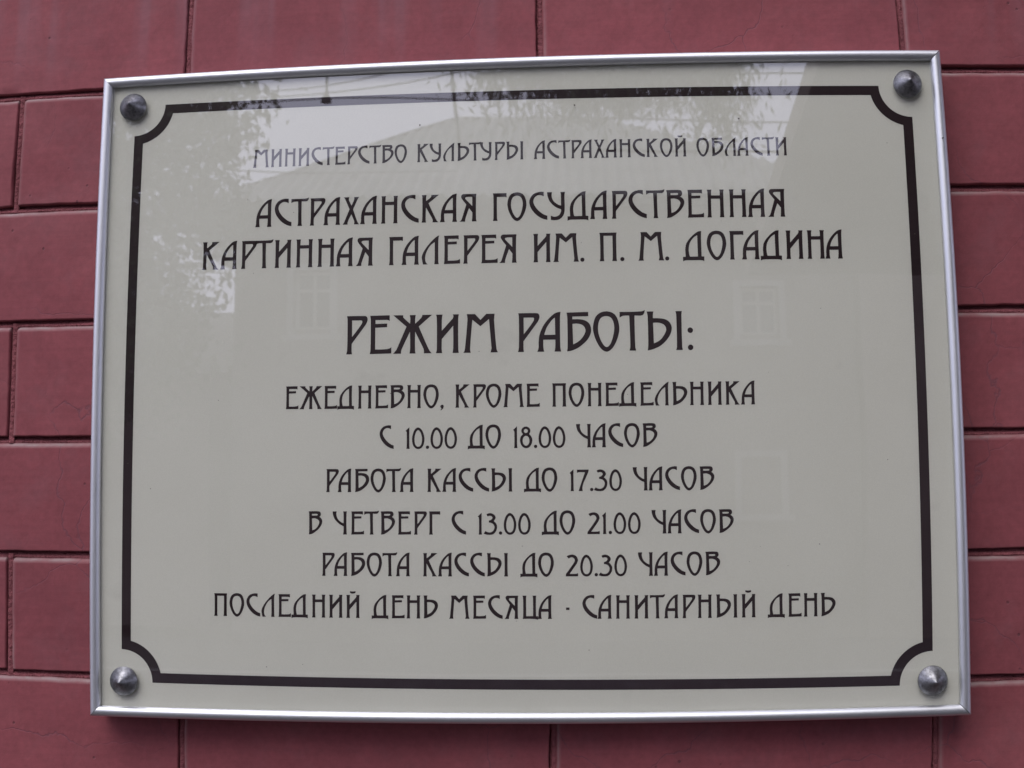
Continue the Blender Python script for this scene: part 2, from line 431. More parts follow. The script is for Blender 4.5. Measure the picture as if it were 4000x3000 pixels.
# printed border with scooped corners
def border(hx, hz, r, n=28):
    P = []
    for (sx, sz, a0) in ((1, 1, 180), (-1, 1, 270), (-1, -1, 0), (1, -1, 90)):
        pass
    # go round: start top edge right end
    def arc(cx, cz, rr, a0, a1):
        return [(cx+rr*math.cos(R(a0+(a1-a0)*k/n)), cz+rr*math.sin(R(a0+(a1-a0)*k/n))) for k in range(n+1)]
    return arc
BX, BZ, BR_, BT = 0.3730, 0.27707, 0.03054, 0.00915
def loop(t):
    hx, hz, rr = BX-t, BZ-t, BR_+t
    q = math.degrees(math.asin(t/rr)) if t else 0.0
    P = []
    n = 28
    for (sx, sz, a0, a1) in ((1, 1, 270-q, 180+q), (-1, 1, 360-q, 270+q), (-1, -1, 90-q, 0+q), (1, -1, 180-q, 90+q)):
        # arc centre sits on the outer corner of the border rectangle
        for k in range(n+1):
            a = R(a0+(a1-a0)*k/n); P.append((sx*BX+rr*math.cos(a), CZ-0.0008+sz*BZ+rr*math.sin(a)))
    return P
lo, li = loop(0.0), loop(BT)
nn = len(lo)
V = [(x, YPAN-0.0001, z) for x, z in lo] + [(x, YPAN-0.0001, z) for x, z in li]
mesh_obj("border_line", V, [(k, nn+k, nn+(k+1) % nn, (k+1) % nn) for k in range(nn)], M_PRINT, sign)

# ---------------------------------------------------------------- lettering
# outlines in units of the capital height; '~' marks a smooth point
def P(s):
    r = []
    for tk in s.split():
        sm = tk[0] == '~'; a, b = tk.lstrip('~').split(','); r.append((float(a), float(b), sm))
    return r
def sample(pts):
    n = len(pts); outp = []
    def tang(i):
        a, b, c = pts[i-1], pts[i], pts[(i+1) % n]
        if b[2]: return Vector((c[0]-a[0], c[1]-a[1]))*0.5
        return None
    for i in range(n):
        p, q = pts[i], pts[(i+1) % n]; p0 = Vector(p[:2]); p1 = Vector(q[:2])
        outp.append((p0.x, p0.y))
        if not (p[2] or q[2]): continue
        L = (p1-p0).length; t0, t1 = tang(i), tang((i+1) % n)
        ch = p1-p0
        t0 = t0.normalized()*L if t0 is not None else None
        t1 = t1.normalized()*L if t1 is not None else None
        if t0 is None: t0 = ch*1.5 - t1*0.5
        if t1 is None: t1 = ch*1.5 - t0*0.5
        for k in range(1, 7):
            u = k/7; h00 = 2*u**3-3*u*u+1; h10 = u**3-2*u*u+u; h01 = -2*u**3+3*u*u; h11 = u**3-u*u
            v = p0*h00 + t0*h10 + p1*h01 + t1*h11; outp.append((v.x, v.y))
    return outp
def circ(cx, cy, r, ry=None, n=20):
    ry = ry or r
    return [(cx+r*math.cos(2*math.pi*k/n), cy+ry*math.sin(2*math.pi*k/n), False) for k in range(n)]
BOWL = "~.15,.03 ~.37,.14 ~.56,.35 ~.632,.55 ~.59,.70 ~.48,.79 ~.33,.82"
BOWLH = ".158,.705 ~.31,.705 ~.437,.65 ~.488,.54 ~.437,.40 ~.33,.265 .17,.18"
G = {
 'Р': [P("0,0 .155,0 ~.145,.08 .145,.275 .50,.755 ~.545,.84 ~.558,.92 ~.525,.985 ~.45,1.0 .013,1.0 ~.028,.9 ~.026,.12"),
       P(".15,.885 .38,.885 ~.415,.865 ~.40,.79 .152,.456")],
 'Е': [P("0,0 .566,.01 .566,.175 ~.47,.128 .142,.12 .142,.685 .453,.695 .453,.79 .148,.785 .148,.885 .40,.885 ~.47,.88 .518,.855 .518,1.005 .005,1.0 ~.022,.88 ~.020,.12")],
 'Ж': [P("0,0 .208,0 ~.210,.07 ~.24,.15 .437,.565 ~.443,.12 .425,0 .583,0 ~.570,.12 .573,.565 .77,.165 ~.80,.08 .797,0 1.005,0 ~.93,.10 .667,.70 1.01,1.0 .757,1.0 ~.732,.93 .572,.775 ~.572,.9 .588,1.0 .43,1.0 ~.445,.9 .438,.775 .273,.926 ~.26,.96 .262,1.0 0,1.0 .345,.70 .087,.10")],
 'И': [P("0,0 .164,0 ~.152,.1 .151,.36 .447,.705 ~.448,.12 .430,0 .594,0 ~.580,.1 ~.579,.9 .597,1.0 .438,1.0 ~.452,.95 .433,.89 .154,.58 ~.157,.9 .172,1.0 .003,1.0 ~.022,.9 ~.024,.1")],
 'М': [P("0,0 .194,0 ~.177,.10 .236,.85 .444,.68 .663,.865 .728,.11 ~.715,.05 .698,0 .893,0 ~.855,.10 .795,.85 .811,1.0 .595,1.0 .444,.845 .304,1.0 .09,1.0 ~.108,.85 .045,.12 ~.03,.05")],
 'А': [P("0,0 .176,0 ~.158,.12 .157,.308 .462,.308 ~.46,.12 .44,0 .61,0 ~.59,.12 ~.588,.88 .605,1.02 ~.54,1.015 ~.43,.97 ~.254,.80 ~.133,.62 ~.058,.42 ~.036,.24 ~.034,.10"),
       P(".458,.873 ~.387,.82 ~.254,.635 .182,.434 .462,.434")],
 'Б': [P(".005,0 ~.145,.025 ~.32,.11 ~.52,.285 ~.605,.435 ~.625,.565 ~.585,.70 ~.495,.78 ~.365,.82 .15,.825 .15,.895 .555,.90 .555,1.01 0,1.0 ~.018,.88 ~.02,.12"),
       P(".15,.705 ~.29,.71 ~.42,.66 ~.48,.545 ~.44,.415 ~.32,.27 .163,.18")],
 'О': [P("~.34,1.018 ~.51,.975 ~.615,.85 ~.670,.62 ~.655,.44 ~.58,.22 ~.47,.05 ~.34,-.02 ~.20,.06 ~.08,.26 ~.02,.44 ~0,.62 ~.06,.86 ~.17,.975"),
       P("~.34,.895 ~.45,.86 ~.515,.76 ~.541,.61 ~.525,.45 ~.47,.25 ~.41,.14 ~.34,.10 ~.27,.15 ~.19,.29 ~.138,.46 ~.128,.61 ~.155,.76 ~.22,.86")],
 'С': [P(".63,0 .63,.15 ~.464,.225 ~.264,.41 ~.148,.62 ~.160,.77 ~.264,.88 ~.384,.90 .51,.85 .51,1.016 ~.35,1.016 ~.164,.955 ~.044,.82 ~0,.64 ~.064,.42 ~.244,.19 ~.444,.055")],
 'Т': [P(".24,0 .41,0 ~.388,.12 .38,.90 .53,.895 ~.61,.93 .648,1.04 ~.54,1.005 0,1.0 0,.85 ~.086,.895 .245,.90 ~.262,.12")],
 'Ь': [P(".008,0 "+BOWL+" .156,.825 ~.158,.93 .172,1.0 0,1.0 ~.022,.86 ~.025,.14"), P(BOWLH)],
 'І': [P("0,0 .172,0 ~.155,.1 ~.152,.9 .166,1.0 0,1.0 ~.018,.9 ~.022,.1")],
 'Г': [P("0,0 .17,0 ~.150,.1 .148,.865 .38,.868 ~.44,.866 .488,.848 .488,1.0 .004,1.0 ~.022,.88 ~.022,.1")],
 'Л': [P(".044,0 .209,0 ~.143,.08 ~.118,.25 ~.170,.45 ~.297,.66 .448,.78 ~.452,.14 .435,0 .592,0 ~.578,.12 ~.578,.85 .604,1.02 ~.47,.94 ~.253,.72 ~.077,.47 ~0,.275 ~.018,.12")],
 'Д': [P("0,-.046 ~.08,-.012 ~.34,-.006 ~.64,-.012 .73,-.046 .73,.12 .64,.125 ~.636,.85 .65,1.01 ~.516,.985 ~.316,.83 ~.136,.60 ~.086,.40 ~.090,.20 .09,.115 0,.115"),
       P(".505,.865 ~.376,.78 ~.25,.60 ~.205,.40 ~.215,.22 .24,.12 .512,.12")],
 'К': [P("0,0 .165,0 ~.150,.1 .158,.55 .385,.13 ~.40,.07 .388,0 .606,0 ~.53,.09 .249,.695 .622,1.0 .347,1.0 ~.345,.95 ~.315,.90 .163,.78 ~.163,.9 .175,1.0 .008,1.0 ~.027,.9 ~.026,.1")],
 'Н': [P("0,0 .162,0 ~.150,.1 .150,.67 .458,.67 ~.456,.1 .435,0 .602,0 ~.587,.1 ~.587,.9 .608,1.0 .445,1.0 ~.458,.92 .458,.79 .158,.79 ~.160,.92 .175,1.0 .008,1.0 ~.028,.9 ~.028,.1")],
 'П': [P("0,0 .165,0 ~.150,.1 .150,.89 .452,.89 ~.450,.1 .43,0 .60,0 ~.585,.1 ~.583,.88 .60,1.0 .004,1.0 ~.024,.88 ~.025,.1")],
 'Я': [P("0,0 .204,0 ~.208,.10 .34,.485 .456,.325 ~.45,.12 .435,0 .604,0 ~.585,.12 ~.587,.88 .605,1.0 .18,1.0 ~.09,.98 ~.055,.90 ~.095,.81 .24,.62 .095,.14 ~.06,.06"),
       P("~.27,.89 .452,.89 .452,.56 .225,.80 ~.205,.86")],
 'У': [P("0,1.0 .174,1.0 ~.164,.83 ~.23,.67 ~.347,.57 .483,.505 ~.483,.9 .465,1.0 .632,1.0 ~.612,.88 ~.612,.35 ~.564,.155 ~.436,.02 ~.277,-.015 .123,.0 .123,.155 ~.257,.110 ~.405,.16 ~.475,.27 .487,.37 ~.277,.47 ~.1,.65 ~.02,.84")],
 'Х': [P("0,0 .182,0 ~.19,.10 .315,.37 .415,.14 ~.425,.07 .41,0 .60,0 ~.54,.09 .375,.55 .52,.88 ~.55,.94 .595,1.0 .41,1.0 ~.405,.90 .315,.69 .225,.88 ~.218,.94 .235,1.0 .035,1.0 ~.09,.91 .245,.555 .075,.13 ~.05,.07")],
 'В': [P(".010,0 ~.17,.03 ~.42,.2 ~.575,.39 ~.628,.56 ~.59,.68 .49,.765 ~.545,.815 ~.562,.89 ~.52,.98 ~.40,1.005 0,1.0 ~.022,.88 ~.025,.12"),
       P(".153,.89 .36,.893 ~.41,.878 ~.41,.838 ~.37,.82 .153,.82"),
       P(".153,.69 ~.30,.695 ~.44,.63 ~.487,.53 ~.43,.37 ~.31,.24 .170,.18")],
 'Ч': [P("0,1.0 .176,1.0 ~.163,.85 ~.235,.66 ~.354,.55 .478,.485 ~.478,.88 .462,1.0 .626,1.0 ~.608,.88 ~.610,.12 .63,0 .457,0 ~.478,.12 .48,.355 ~.278,.465 ~.083,.675 ~.010,.87")],
 'Ц': [P("0,0 ~.30,.005 .553,-.008 .663,-.042 .663,.12 .577,.12 ~.575,.88 .59,1.0 .425,1.0 ~.447,.9 .447,.12 .155,.12 ~.152,.9 .165,1.0 -.003,1.0 ~.022,.9 ~.022,.1")],
 ',': [P("~.078,.135 ~.145,.105 ~.150,.04 ~.115,-.04 .025,-.105 .01,-.085 ~.055,-.02 ~.02,.02 ~.01,.085")],
 '.': [circ(.0725, .065, .0725)],
 ':': [circ(.0725, .065, .0715), circ(.0725, .505, .0715)],
 '1': [P(".036,0 .187,0 ~.170,.1 .169,.934 0,.773 .045,.735 ~.055,.63 ~.053,.1")],
 '0': [P("~.265,.917 ~.40,.84 ~.50,.65 ~.54,.42 ~.50,.18 ~.41,.04 ~.27,-.01 ~.13,.04 ~.035,.18 ~0,.42 ~.04,.65 ~.13,.84"),
       P("~.265,.80 ~.35,.73 ~.41,.58 ~.432,.42 ~.405,.21 ~.34,.115 ~.27,.092 ~.195,.115 ~.13,.22 ~.108,.42 ~.13,.58 ~.185,.73")],
 '3': [P(".12,.868 ~.274,.917 ~.443,.86 ~.52,.735 ~.485,.64 .436,.58 ~.54,.47 ~.58,.345 ~.54,.16 ~.415,.02 ~.26,-.01 ~.105,.005 0,.045 .077,.155 ~.19,.10 ~.33,.105 ~.436,.2 ~.464,.345 ~.40,.457 ~.316,.500 .225,.516 .225,.60 ~.316,.63 ~.38,.71 ~.345,.78 ~.26,.80 .176,.778")],
 '2': [P("0,0 .525,0 .528,.135 ~.43,.108 .167,.105 .46,.52 ~.50,.60 ~.524,.70 ~.46,.85 ~.313,.923 ~.153,.905 .044,.855 .131,.757 ~.24,.81 ~.342,.774 ~.386,.68 ~.35,.575 .007,.1")],
 '7': [P("0,.916 .502,.916 ~.48,.80 .28,.357 ~.232,.157 .237,0 .064,0 ~.13,.20 .34,.80 .10,.81 0,.78")],
 '8': [P("~.25,.918 ~.385,.865 ~.445,.735 .39,.597 ~.50,.453 ~.522,.3 ~.438,.077 ~.26,-.01 ~.084,.077 ~0,.3 ~.030,.475 .124,.590 ~.055,.730 ~.118,.865"),
       circ(.25, .728, .085), circ(.257, .31, .145, .212)],
}
G['Й'] = G['И'] + [P(".165,1.165 ~.28,1.150 .413,1.165 .413,1.09 ~.28,1.055 .165,1.09")]
G['Ы'] = G['Ь'] + [[(x+.732, y, s) for x, y, s in G['І'][0]]]
SEP = {'Й': 1, 'Ы': 1, ':': 1}
SB = {'А': (-.04, .075), 'С': (.045, .03), 'Т': (-.035, -.025), 'Р': (.085, -.01), 'Х': (.03, .085), 'Н': (.085, .085), 'К': (.085, .085),
      'Я': (.03, .085), 'Г': (.085, 0), 'О': (.03, .06), 'У': (-.03, .08), 'Д': (0, .10), 'В': (.085, .03), 'Е': (.085, .03), 'И': (.085, .085),
      'Й': (.085, .085), 'М': (.04, .05), 'П': (.085, .085), 'Ь': (.085, .03), 'Ы': (.085, .08), 'Б': (.085, .03), 'Л': (.03, .085),
      'Ч': (.0, .085), 'Ц': (.085, .01), 'Ж': (.03, .03), '1': (.05, .07), '0': (.04, .04), '3': (.0, .05), '2': (.04, .05), '7': (.07, .03),
      '8': (.05, .05), '.': (.03, .03), ',': (.02, .1), ':': (.06, .05)}
_cache = {}
def tri_glyph(c):
    if c in _cache: return _cache[c]
    loops = [sample(l) for l in G[c]]
    groups = []
    if c == 'Й': groups = [[loops[0]], [loops[1]]]
    elif c == 'Ы': groups = [[loops[0], loops[1]], [loops[2]]]
    elif c == ':': groups = [[loops[0]], [loops[1]]]
    else: groups = [loops]
    V, Fc = [], []
    for g in groups:
        vv = [[Vector((x, y, 0)) for x, y in l] for l in g]
        tr = tessellate_polygon(vv); n0 = len(V)
        for l in vv: V += [(p.x, p.y) for p in l]
        for a, b, d in tr:
            A, B, D = V[n0+a], V[n0+b], V[n0+d]
            ar = (B[0]-A[0])*(D[1]-A[1])-(B[1]-A[1])*(D[0]-A[0])
            if abs(ar) < 1e-10: continue
            Fc.append((n0+a, n0+b, n0+d) if ar > 0 else (n0+a, n0+d, n0+b))
    wd = max(x for x, y in V); x0 = min(x for x, y in V)
    _cache[c] = (V, Fc, x0, wd); return _cache[c]
LINES = [
(1.95935,0.01764,[("МИНИСТЕРСТВО",-0.25183,-0.10272),("КУЛЬТУРЫ",-0.09304,0.00698),("АСТРАХАНСКОЙ",0.01668,0.15860),("ОБЛАСТИ",0.16808,0.25242)], "small top line of plum capitals naming the ministry"),
(1.90093,0.02637,[("АСТРАХАНСКАЯ",-0.24794,-0.03692),("ГОСУДАРСТВЕННАЯ",-0.02182,0.24845)], "first of the two medium heading lines in plum capitals"),
(1.86114,0.02678,[("КАРТИННАЯ",-0.29898,-0.13405),("ГАЛЕРЕЯ",-0.11886,0.00018),("ИМ.",0.01545,0.06249),("П.",0.07631,0.09914),("М.",0.11175,0.14030),("ДОГАДИНА",0.15281,0.30026)], "second and widest medium heading line, with initials"),
(1.77819,0.03574,[("РЕЖИМ",-0.15827,-0.01744),("РАБОТЫ:",0.00076,0.16039)], "largest heading, two words and a colon in the middle of the sign"),
(1.72788,0.02127,[("ЕЖЕДНЕВНО,",-0.21491,-0.06733),("КРОМЕ",-0.05671,0.02037),("ПОНЕДЕЛЬНИКА",0.03162,0.21531)], "line just under the largest heading, with a comma"),
(1.69066,0.02125,[("С",-0.12648,-0.11338),("10.00",-0.10250,-0.05516),("ДО",-0.04533,-0.01497),("18.00",-0.00404,0.04335),("ЧАСОВ",0.05307,0.12644)], "shortest line, with the times 10.00 and 18.00"),
(1.65140,0.02109,[("РАБОТА",-0.17607,-0.09499),("КАССЫ",-0.08246,-0.00494),("ДО",0.00551,0.03571),("17.30",0.04676,0.09386),("ЧАСОВ",0.10373,0.17712)], "line with the time 17.30"),
(1.61265,0.02112,[("В",-0.19242,-0.17961),("ЧЕТВЕРГ",-0.16986,-0.07065),("С",-0.06030,-0.04714),("13.00",-0.03651,0.01143),("ДО",0.02136,0.05156),("21.00",0.06238,0.11027),("ЧАСОВ",0.12014,0.19392)], "line with the times 13.00 and 21.00"),
(1.57489,0.02108,[("РАБОТА",-0.17971,-0.09852),("КАССЫ",-0.08647,-0.00924),("ДО",0.00182,0.03205),("20.30",0.04266,0.09767),("ЧАСОВ",0.10760,0.18125)], "line with the time 20.30"),
(1.53672,0.02094,[("ПОСЛЕДНИЙ",-0.28222,-0.14476),("ДЕНЬ",-0.13373,-0.07288),("МЕСЯЦА",-0.06289,0.02993),("·",0.04272,0.04584),("САНИТАРНЫЙ",0.05744,0.21253),("ДЕНЬ",0.22346,0.28482)], "lowest and widest line, with a dash in the middle"),
]
YTX = YPAN-0.0001
for (zb, cap, words, lab) in LINES:
    V, Fc = [], []
    for (wd, xl, xr) in words:
        if wd == '·':
            n0 = len(V); V += [(xl, YTX, zb+0.0080), (xr, YTX, zb+0.0080), (xr, YTX, zb+0.0102), (xl, YTX, zb+0.0102)]
            Fc.append((n0, n0+1, n0+2, n0+3)); continue
        pen = 0.0; places = []
        for i, ch in enumerate(wd):
            v, f, a0, a1 = tri_glyph(ch)
            if i: pen += SB[wd[i-1]][1] + SB[ch][0]
            places.append((pen - a0, i)); pen += a1 - a0
        n = len(wd); W = (xr-xl)/cap
        if n > 1: extra = (W-pen)/(n-1); sxx = 1.0
        else: extra = 0.0; sxx = W/pen
        if n > 1 and abs(extra) > 0.05: print("spacing", wd, round(extra, 3))
        for (px_, i) in places:
            v, f, a0, a1 = tri_glyph(wd[i]); n0 = len(V)
            for (x, y) in v: V.append((xl + (px_+i*extra+x)*cap*sxx, YTX, zb+y*cap))
            Fc += [tuple(q+n0 for q in t_) for t_ in f]
    o = mesh_obj("text_line", V, Fc, M_PRINT, sign)
    o['label'] = lab

# a few specks of dirt on the glass
rnd = random.Random(21); mb = MB()
sp = [(0.0553, 2.0107), (-0.0905, 1.9952), (0.2085, 1.995)] + [(rnd.uniform(-.37, .37), rnd.uniform(1.47, 2.03)) for _ in range(26)]
for i, (x, z) in enumerate(sp):
    r = 0.0009 if i < 3 else rnd.uniform(.00025, .0006)
    k = 7; mb.add([(x+r*rnd.uniform(.7, 1.2)*math.cos(6.283*q/k), YGL-0.0002, z+r*rnd.uniform(.7, 1.2)*math.sin(6.283*q/k)) for q in range(k)], [tuple(range(k))])
mb.obj("dirt_specks", simple("dirt", (0.10, 0.085, 0.07), rough=0.9), sign)['kind'] = 'stuff'

# four pointed studs through the glass
def stud():
    n = 56
    pr = [(0.0128, -0.0268), (0.0136, -0.0272), (0.01375, -0.0285), (0.0135, -0.0294), (0.0120, -0.0312), (0.0095, -0.0337), (0.0070, -0.0359),
          (0.0045, -0.0380), (0.0020, -0.0401), (0.0008, -0.0411), (0.0002, -0.0414)]
    pr = [(r, y+0.0022) for r, y in pr]
    pr = [(0.006, YPAN), (0.006, -0.0243)] + pr
    V = [(r*math.cos(2*math.pi*k/n), y, r*math.sin(2*math.pi*k/n)) for r, y in pr for k in range(n)]
    Fc = [(i*n+k, (i+1)*n+k, (i+1)*n+(k+1) % n, i*n+(k+1) % n) for i in range(len(pr)-1) for k in range(n)]
    Fc.append(tuple((len(pr)-1)*n+k for k in range(n))[::-1])
    return V, Fc
sv, sf = stud()
s0 = None
for (x, z) in ((-0.3743, 2.0250), (0.3695, 2.0278), (-0.3693, 1.4742), (0.3717, 1.4772)):
    if s0 is None:
        s0 = mesh_obj("stud", sv, sf, M_STUD, None, smooth=True); o = s0
    else:
        o = s0.copy(); col.objects.link(o)
    o.parent = sign; o.matrix_parent_inverse = Matrix.Translation(sign.location).inverted()
    o.location = (x, 0, z); o.rotation_euler = (0, x*9+z*3, 0)

# ================================================================ the street the glass mirrors
M_ASPH = simple("asphalt", (0.05, 0.05, 0.052), rough=0.9, var=0.25, scale=3, bump=0.4, bscale=90)
M_PAVE = simple("paving", (0.075, 0.073, 0.070), rough=0.9, var=0.2, scale=4, bump=0.3, bscale=60)
M_KERB = simple("kerb_stone", (0.28, 0.27, 0.26), rough=0.85, var=0.15)
M_EARTH = simple("yard_ground", (0.09, 0.10, 0.05), rough=1.0, var=0.35, scale=1.5)
mesh_obj("ground", [(-150, -250, -0.16), (150, -250, -0.16), (150, 60, -0.16), (-150, 60, -0.16)], [(0, 1, 2, 3)], M_EARTH)['kind'] = 'structure'
mb = MB(); mb.box((-60, -2.6, -0.15), (60, -0.002, 0.0)); mb.obj("near_pavement", M_PAVE)['kind'] = 'structure'
mb = MB(); mb.box((-60, -2.76, -0.15), (60, -2.603, 0.012)); mb.obj("near_kerb", M_KERB)['kind'] = 'structure'
mesh_obj("road", [(-60, -10.2, -0.12), (60, -10.2, -0.12), (60, -2.76, -0.12), (-60, -2.76, -0.12)], [(0, 1, 2, 3)], M_ASPH)['kind'] = 'structure'
mb = MB(); mb.box((-60, -10.36, -0.15), (60, -10.203, 0.012)); mb.obj("far_kerb", M_KERB)['kind'] = 'structure'
mb = MB(); mb.box((-60, -12.98, -0.15), (60, -10.363, 0.0)); mb.obj("far_pavement", M_PAVE)['kind'] = 'structure'

# house opposite: hipped corrugated roof, two storeys of windows
M_PLAST = simple("pale_plaster", (0.17, 0.155, 0.13), rough=0.9, var=0.15, scale=1.2, bump=0.2)
M_WFR = simple("white_window_paint", (0.33, 0.33, 0.32), rough=0.5, var=0.06)
M_WGL = simple("window_glass", (0.02, 0.025, 0.03), rough=0.06, spec=0.6, var=0.05)
M_ROOF = simple("grey_corrugated_roofing", (0.27, 0.27, 0.26), rough=0.85, var=0.25, scale=2.5)
house = empty("plastered_house", (-0.5, -17, 0), "pale plastered house with a grey hipped roof across the street, mirrored in the sign glass", "house")
HYF = -13.0
wins = []
for xc, zc0, zc1 in ((-3.27, 3.70, 4.45), (2.08, 3.58, 4.15), (2.06, 1.53, 2.14)):
    wins.append((xc-0.24, xc+0.24, zc0, zc1))
# front wall as strips round the openings
mb = MB()
xs = sorted({-4.25, 3.21} | {a for a, b, c, d in wins} | {b for a, b, c, d in wins})
for i in range(len(xs)-1):
    xa, xb = xs[i], xs[i+1]
    cells = [(c, d) for a, b, c, d in wins if abs(a-xa) < 1e-6]
    z = 0.0
    for c, d in sorted(cells):
        mb.box((xa, HYF-0.35, z), (xb, HYF, c)); z = d
    mb.box((xa, HYF-0.35, z), (xb, HYF, 5.35))
mb.box((-4.25, -21, 0), (-3.95, HYF-0.352, 5.35)); mb.box((2.91, -21, 0), (3.21, HYF-0.352, 5.35)); mb.box((-3.948, -21, 0), (2.908, -20.7, 5.35))
mb.obj("wall", M_PLAST, house)
for a, b, c, d in wins:
    f = MB(); t_ = 0.05
    f.box((a-.07, HYF+0.002, c-.07), (a, HYF+.05, d+.07)); f.box((b, HYF+0.002, c-.07), (b+.07, HYF+.05, d+.07))
    f.box((a, HYF+0.002, d), (b, HYF+.05, d+.07)); f.box((a-.12, HYF+0.002, c-.14), (b+.12, HYF+.10, c-.072))
    f.box((a+.001, HYF-.16, c+.001), (a+t_, HYF-.10, d-.001)); f.box((b-t_, HYF-.16, c+.001), (b-.001, HYF-.10, d-.001))
    mxx = (a+b)/2; f.box((mxx-.02, HYF-.158, c+.002), (mxx+.02, HYF-.102, d-.002))
    zt = c+(d-c)*.68; f.box((a+t_+.001, HYF-.156, zt-.018), (mxx-.021, HYF-.104, zt+.018)); f.box((mxx+.021, HYF-.156, zt-.018), (b-t_-.001, HYF-.104, zt+.018))
    f.box((a+t_+.001, HYF-.156, c+.003), (b-t_-.001, HYF-.104, c+.04)); f.box((a+t_+.001, HYF-.156, d-.04), (b-t_-.001, HYF-.104, d-.003))
    wf = f.obj("window", M_WFR, house)
    g = MB(); g.box((a+.002, HYF-.14, c+.002), (b-.002, HYF-.13, d-.002))
    go = g.obj("pane", M_WGL); go.parent = wf; go.matrix_parent_inverse = wf.matrix_parent_inverse.copy()
    go.matrix_parent_inverse = Matrix.Translation((0.5, 17, 0)) if False else Matrix.Identity(4)
    go.parent = wf
    go.matrix_parent_inverse = (Matrix.Translation(house.location) @ wf.matrix_parent_inverse).inverted()
# hipped roof: corrugated sheets, front and right slopes corrugated as geometry
def roof():
    mb = MB()
    E0, E1 = Vector((-4.70, -12.75, 5.30)), Vector((3.62, -12.75, 5.18))
    R0, R1 = Vector((-1.86, -16.4, 7.45)), Vector((0.20, -16.4, 7.38))
    n = 660
    V = []
    for i in range(n+1):
        s = i/n; dz = 0.030*math.cos(s*8.32/0.16*2*math.pi)
        e = E0.lerp(E1, s)
        # where this line of the front slope meets the hips
        x = e.x
        if x < R0.x: k = (x-E0.x)/(R0.x-E0.x)
        elif x > R1.x: k = (E1.x-x)/(E1.x-R1.x)
        else: k = 1.0
        top = Vector((x, E0.y+(R0.y-E0.y)*k, e.z+(R0.z+(R1.z-R0.z)*s-e.z)*k))
        V += [(e.x, e.y, e.z+dz), (top.x, top.y, top.z+dz*0.9)]
    mb.add(V, [(2*i, 2*i+2, 2*i+3, 2*i+1) for i in range(n)])
    B0, B1 = Vector((-4.70, -21.2, 5.30)), Vector((3.62, -21.2, 5.18))
    mb.add([E0, R0, R0+Vector((0, -1.2, 0)), B0], [(0, 1, 2, 3)])
    mb.add([E1, B1, R1+Vector((0, -1.2, 0)), R1], [(0, 1, 2, 3)])
    mb.add([B0, R0+Vector((0, -1.2, 0)), R1+Vector((0, -1.2, 0)), B1], [(0, 1, 2, 3)])
    mb.add([R0, R1, R1+Vector((0, -1.2, 0)), R0+Vector((0, -1.2, 0))], [(0, 1, 2, 3)])
    mb.add([E0-Vector((0, 0, .03)), E1-Vector((0, 0, .03)), B1-Vector((0, 0, .03)), B0-Vector((0, 0, .03))], [(3, 2, 1, 0)])
    return mb.obj("roof", M_ROOF, house)
roof()
mb = MB(); mb.box((-4.66, -12.83, 5.12), (3.58, -12.78, 5.235)); mb.obj("gutter_board", M_PLAST, house)

# neighbours either side of it
def plain_house(name, loc, x0, x1, y0, y1, he, hr, mat, label, wx):
    h = empty(name, loc, label, "house")
    m_ = MB(); m_.box((x0, y1, 0), (x1, y0, he)); m_.obj("wall", mat, h)
    m_ = MB(); e = .3; ym = (y0+y1)/2
    m_.add([(x0-e, y0+e, he), (x1+e, y0+e, he), (x1+e, ym, hr), (x0-e, ym, hr), (x1+e, y1-e, he), (x0-e, y1-e, he)],
           [(0, 1, 2, 3), (3, 2, 4, 5), (0, 3, 5), (1, 4, 2), (0, 5, 4, 1)])
    m_.obj("roof", M_ROOF2, h)
    for xc in wx:
        f = MB(); f.box((xc-.5, y0+.002, 1.3), (xc+.5, y0+.05, 2.7)); wf = f.obj("window", M_WFR, h)
        g = MB(); g.box((xc-.42, y0+.052, 1.38), (xc-.03, y0+.058, 2.62)); g.box((xc+.03, y0+.052, 1.38), (xc+.42, y0+.058, 2.62))
        go = g.obj("pane", M_WGL); go.parent = wf
        go.matrix_parent_inverse = (Matrix.Translation(h.location) @ wf.matrix_parent_inverse).inverted()
M_ROOF2 = simple("dark_roofing", (0.10, 0.095, 0.09), rough=0.9, var=0.2)
M_PL2 = simple("grey_brown_plaster", (0.20, 0.17, 0.145), rough=0.9, var=0.15, scale=1.2)
plain_house("low_house", (-9.2, -17, 0), -14.0, -4.9, -14.2, -20, 3.3, 4.6, M_PL2, "low grey brown house with a pitched roof left of the mirrored plastered house", (-7.2, -10))
plain_house("flat_roofed_house", (8.0, -17, 0), 3.25, 12.5, -12.9, -20, 4.85, 5.3, M_PL2, "low pitched grey brown house standing right of the mirrored plastered house", (5.6, 8.4))

# canopy of the gallery entrance to the right of the sign
can = empty("entrance_canopy", (2.6, 0, 3.2), "flat dark entrance canopy projecting from the gallery wall right of the sign", "canopy")
M_CAN = simple("dark_painted_boards", (0.16, 0.13, 0.11), rough=0.8, var=0.15)
mb = MB(); mb.add([(0.712, -0.004, 3.20), (4.6, -0.004, 3.20), (4.6, -7.2, 3.20), (1.166, -7.2, 3.20), (0.712, -0.004, 3.34), (4.6, -0.004, 3.34), (4.6, -7.2, 3.34), (1.166, -7.2, 3.34)],
       [(0, 3, 2, 1), (4, 5, 6, 7), (0, 1, 5, 4), (1, 2, 6, 5), (2, 3, 7, 6), (3, 0, 4, 7)])
mb.obj("roof_slab", M_CAN, can)
for x in (1.35, 4.35):
    mb = MB(); mb.tube([(x, -2.4, -0.12), (x, -2.4, 3.198)], 0.05, 12); mb.obj("post", M_CAN, can)

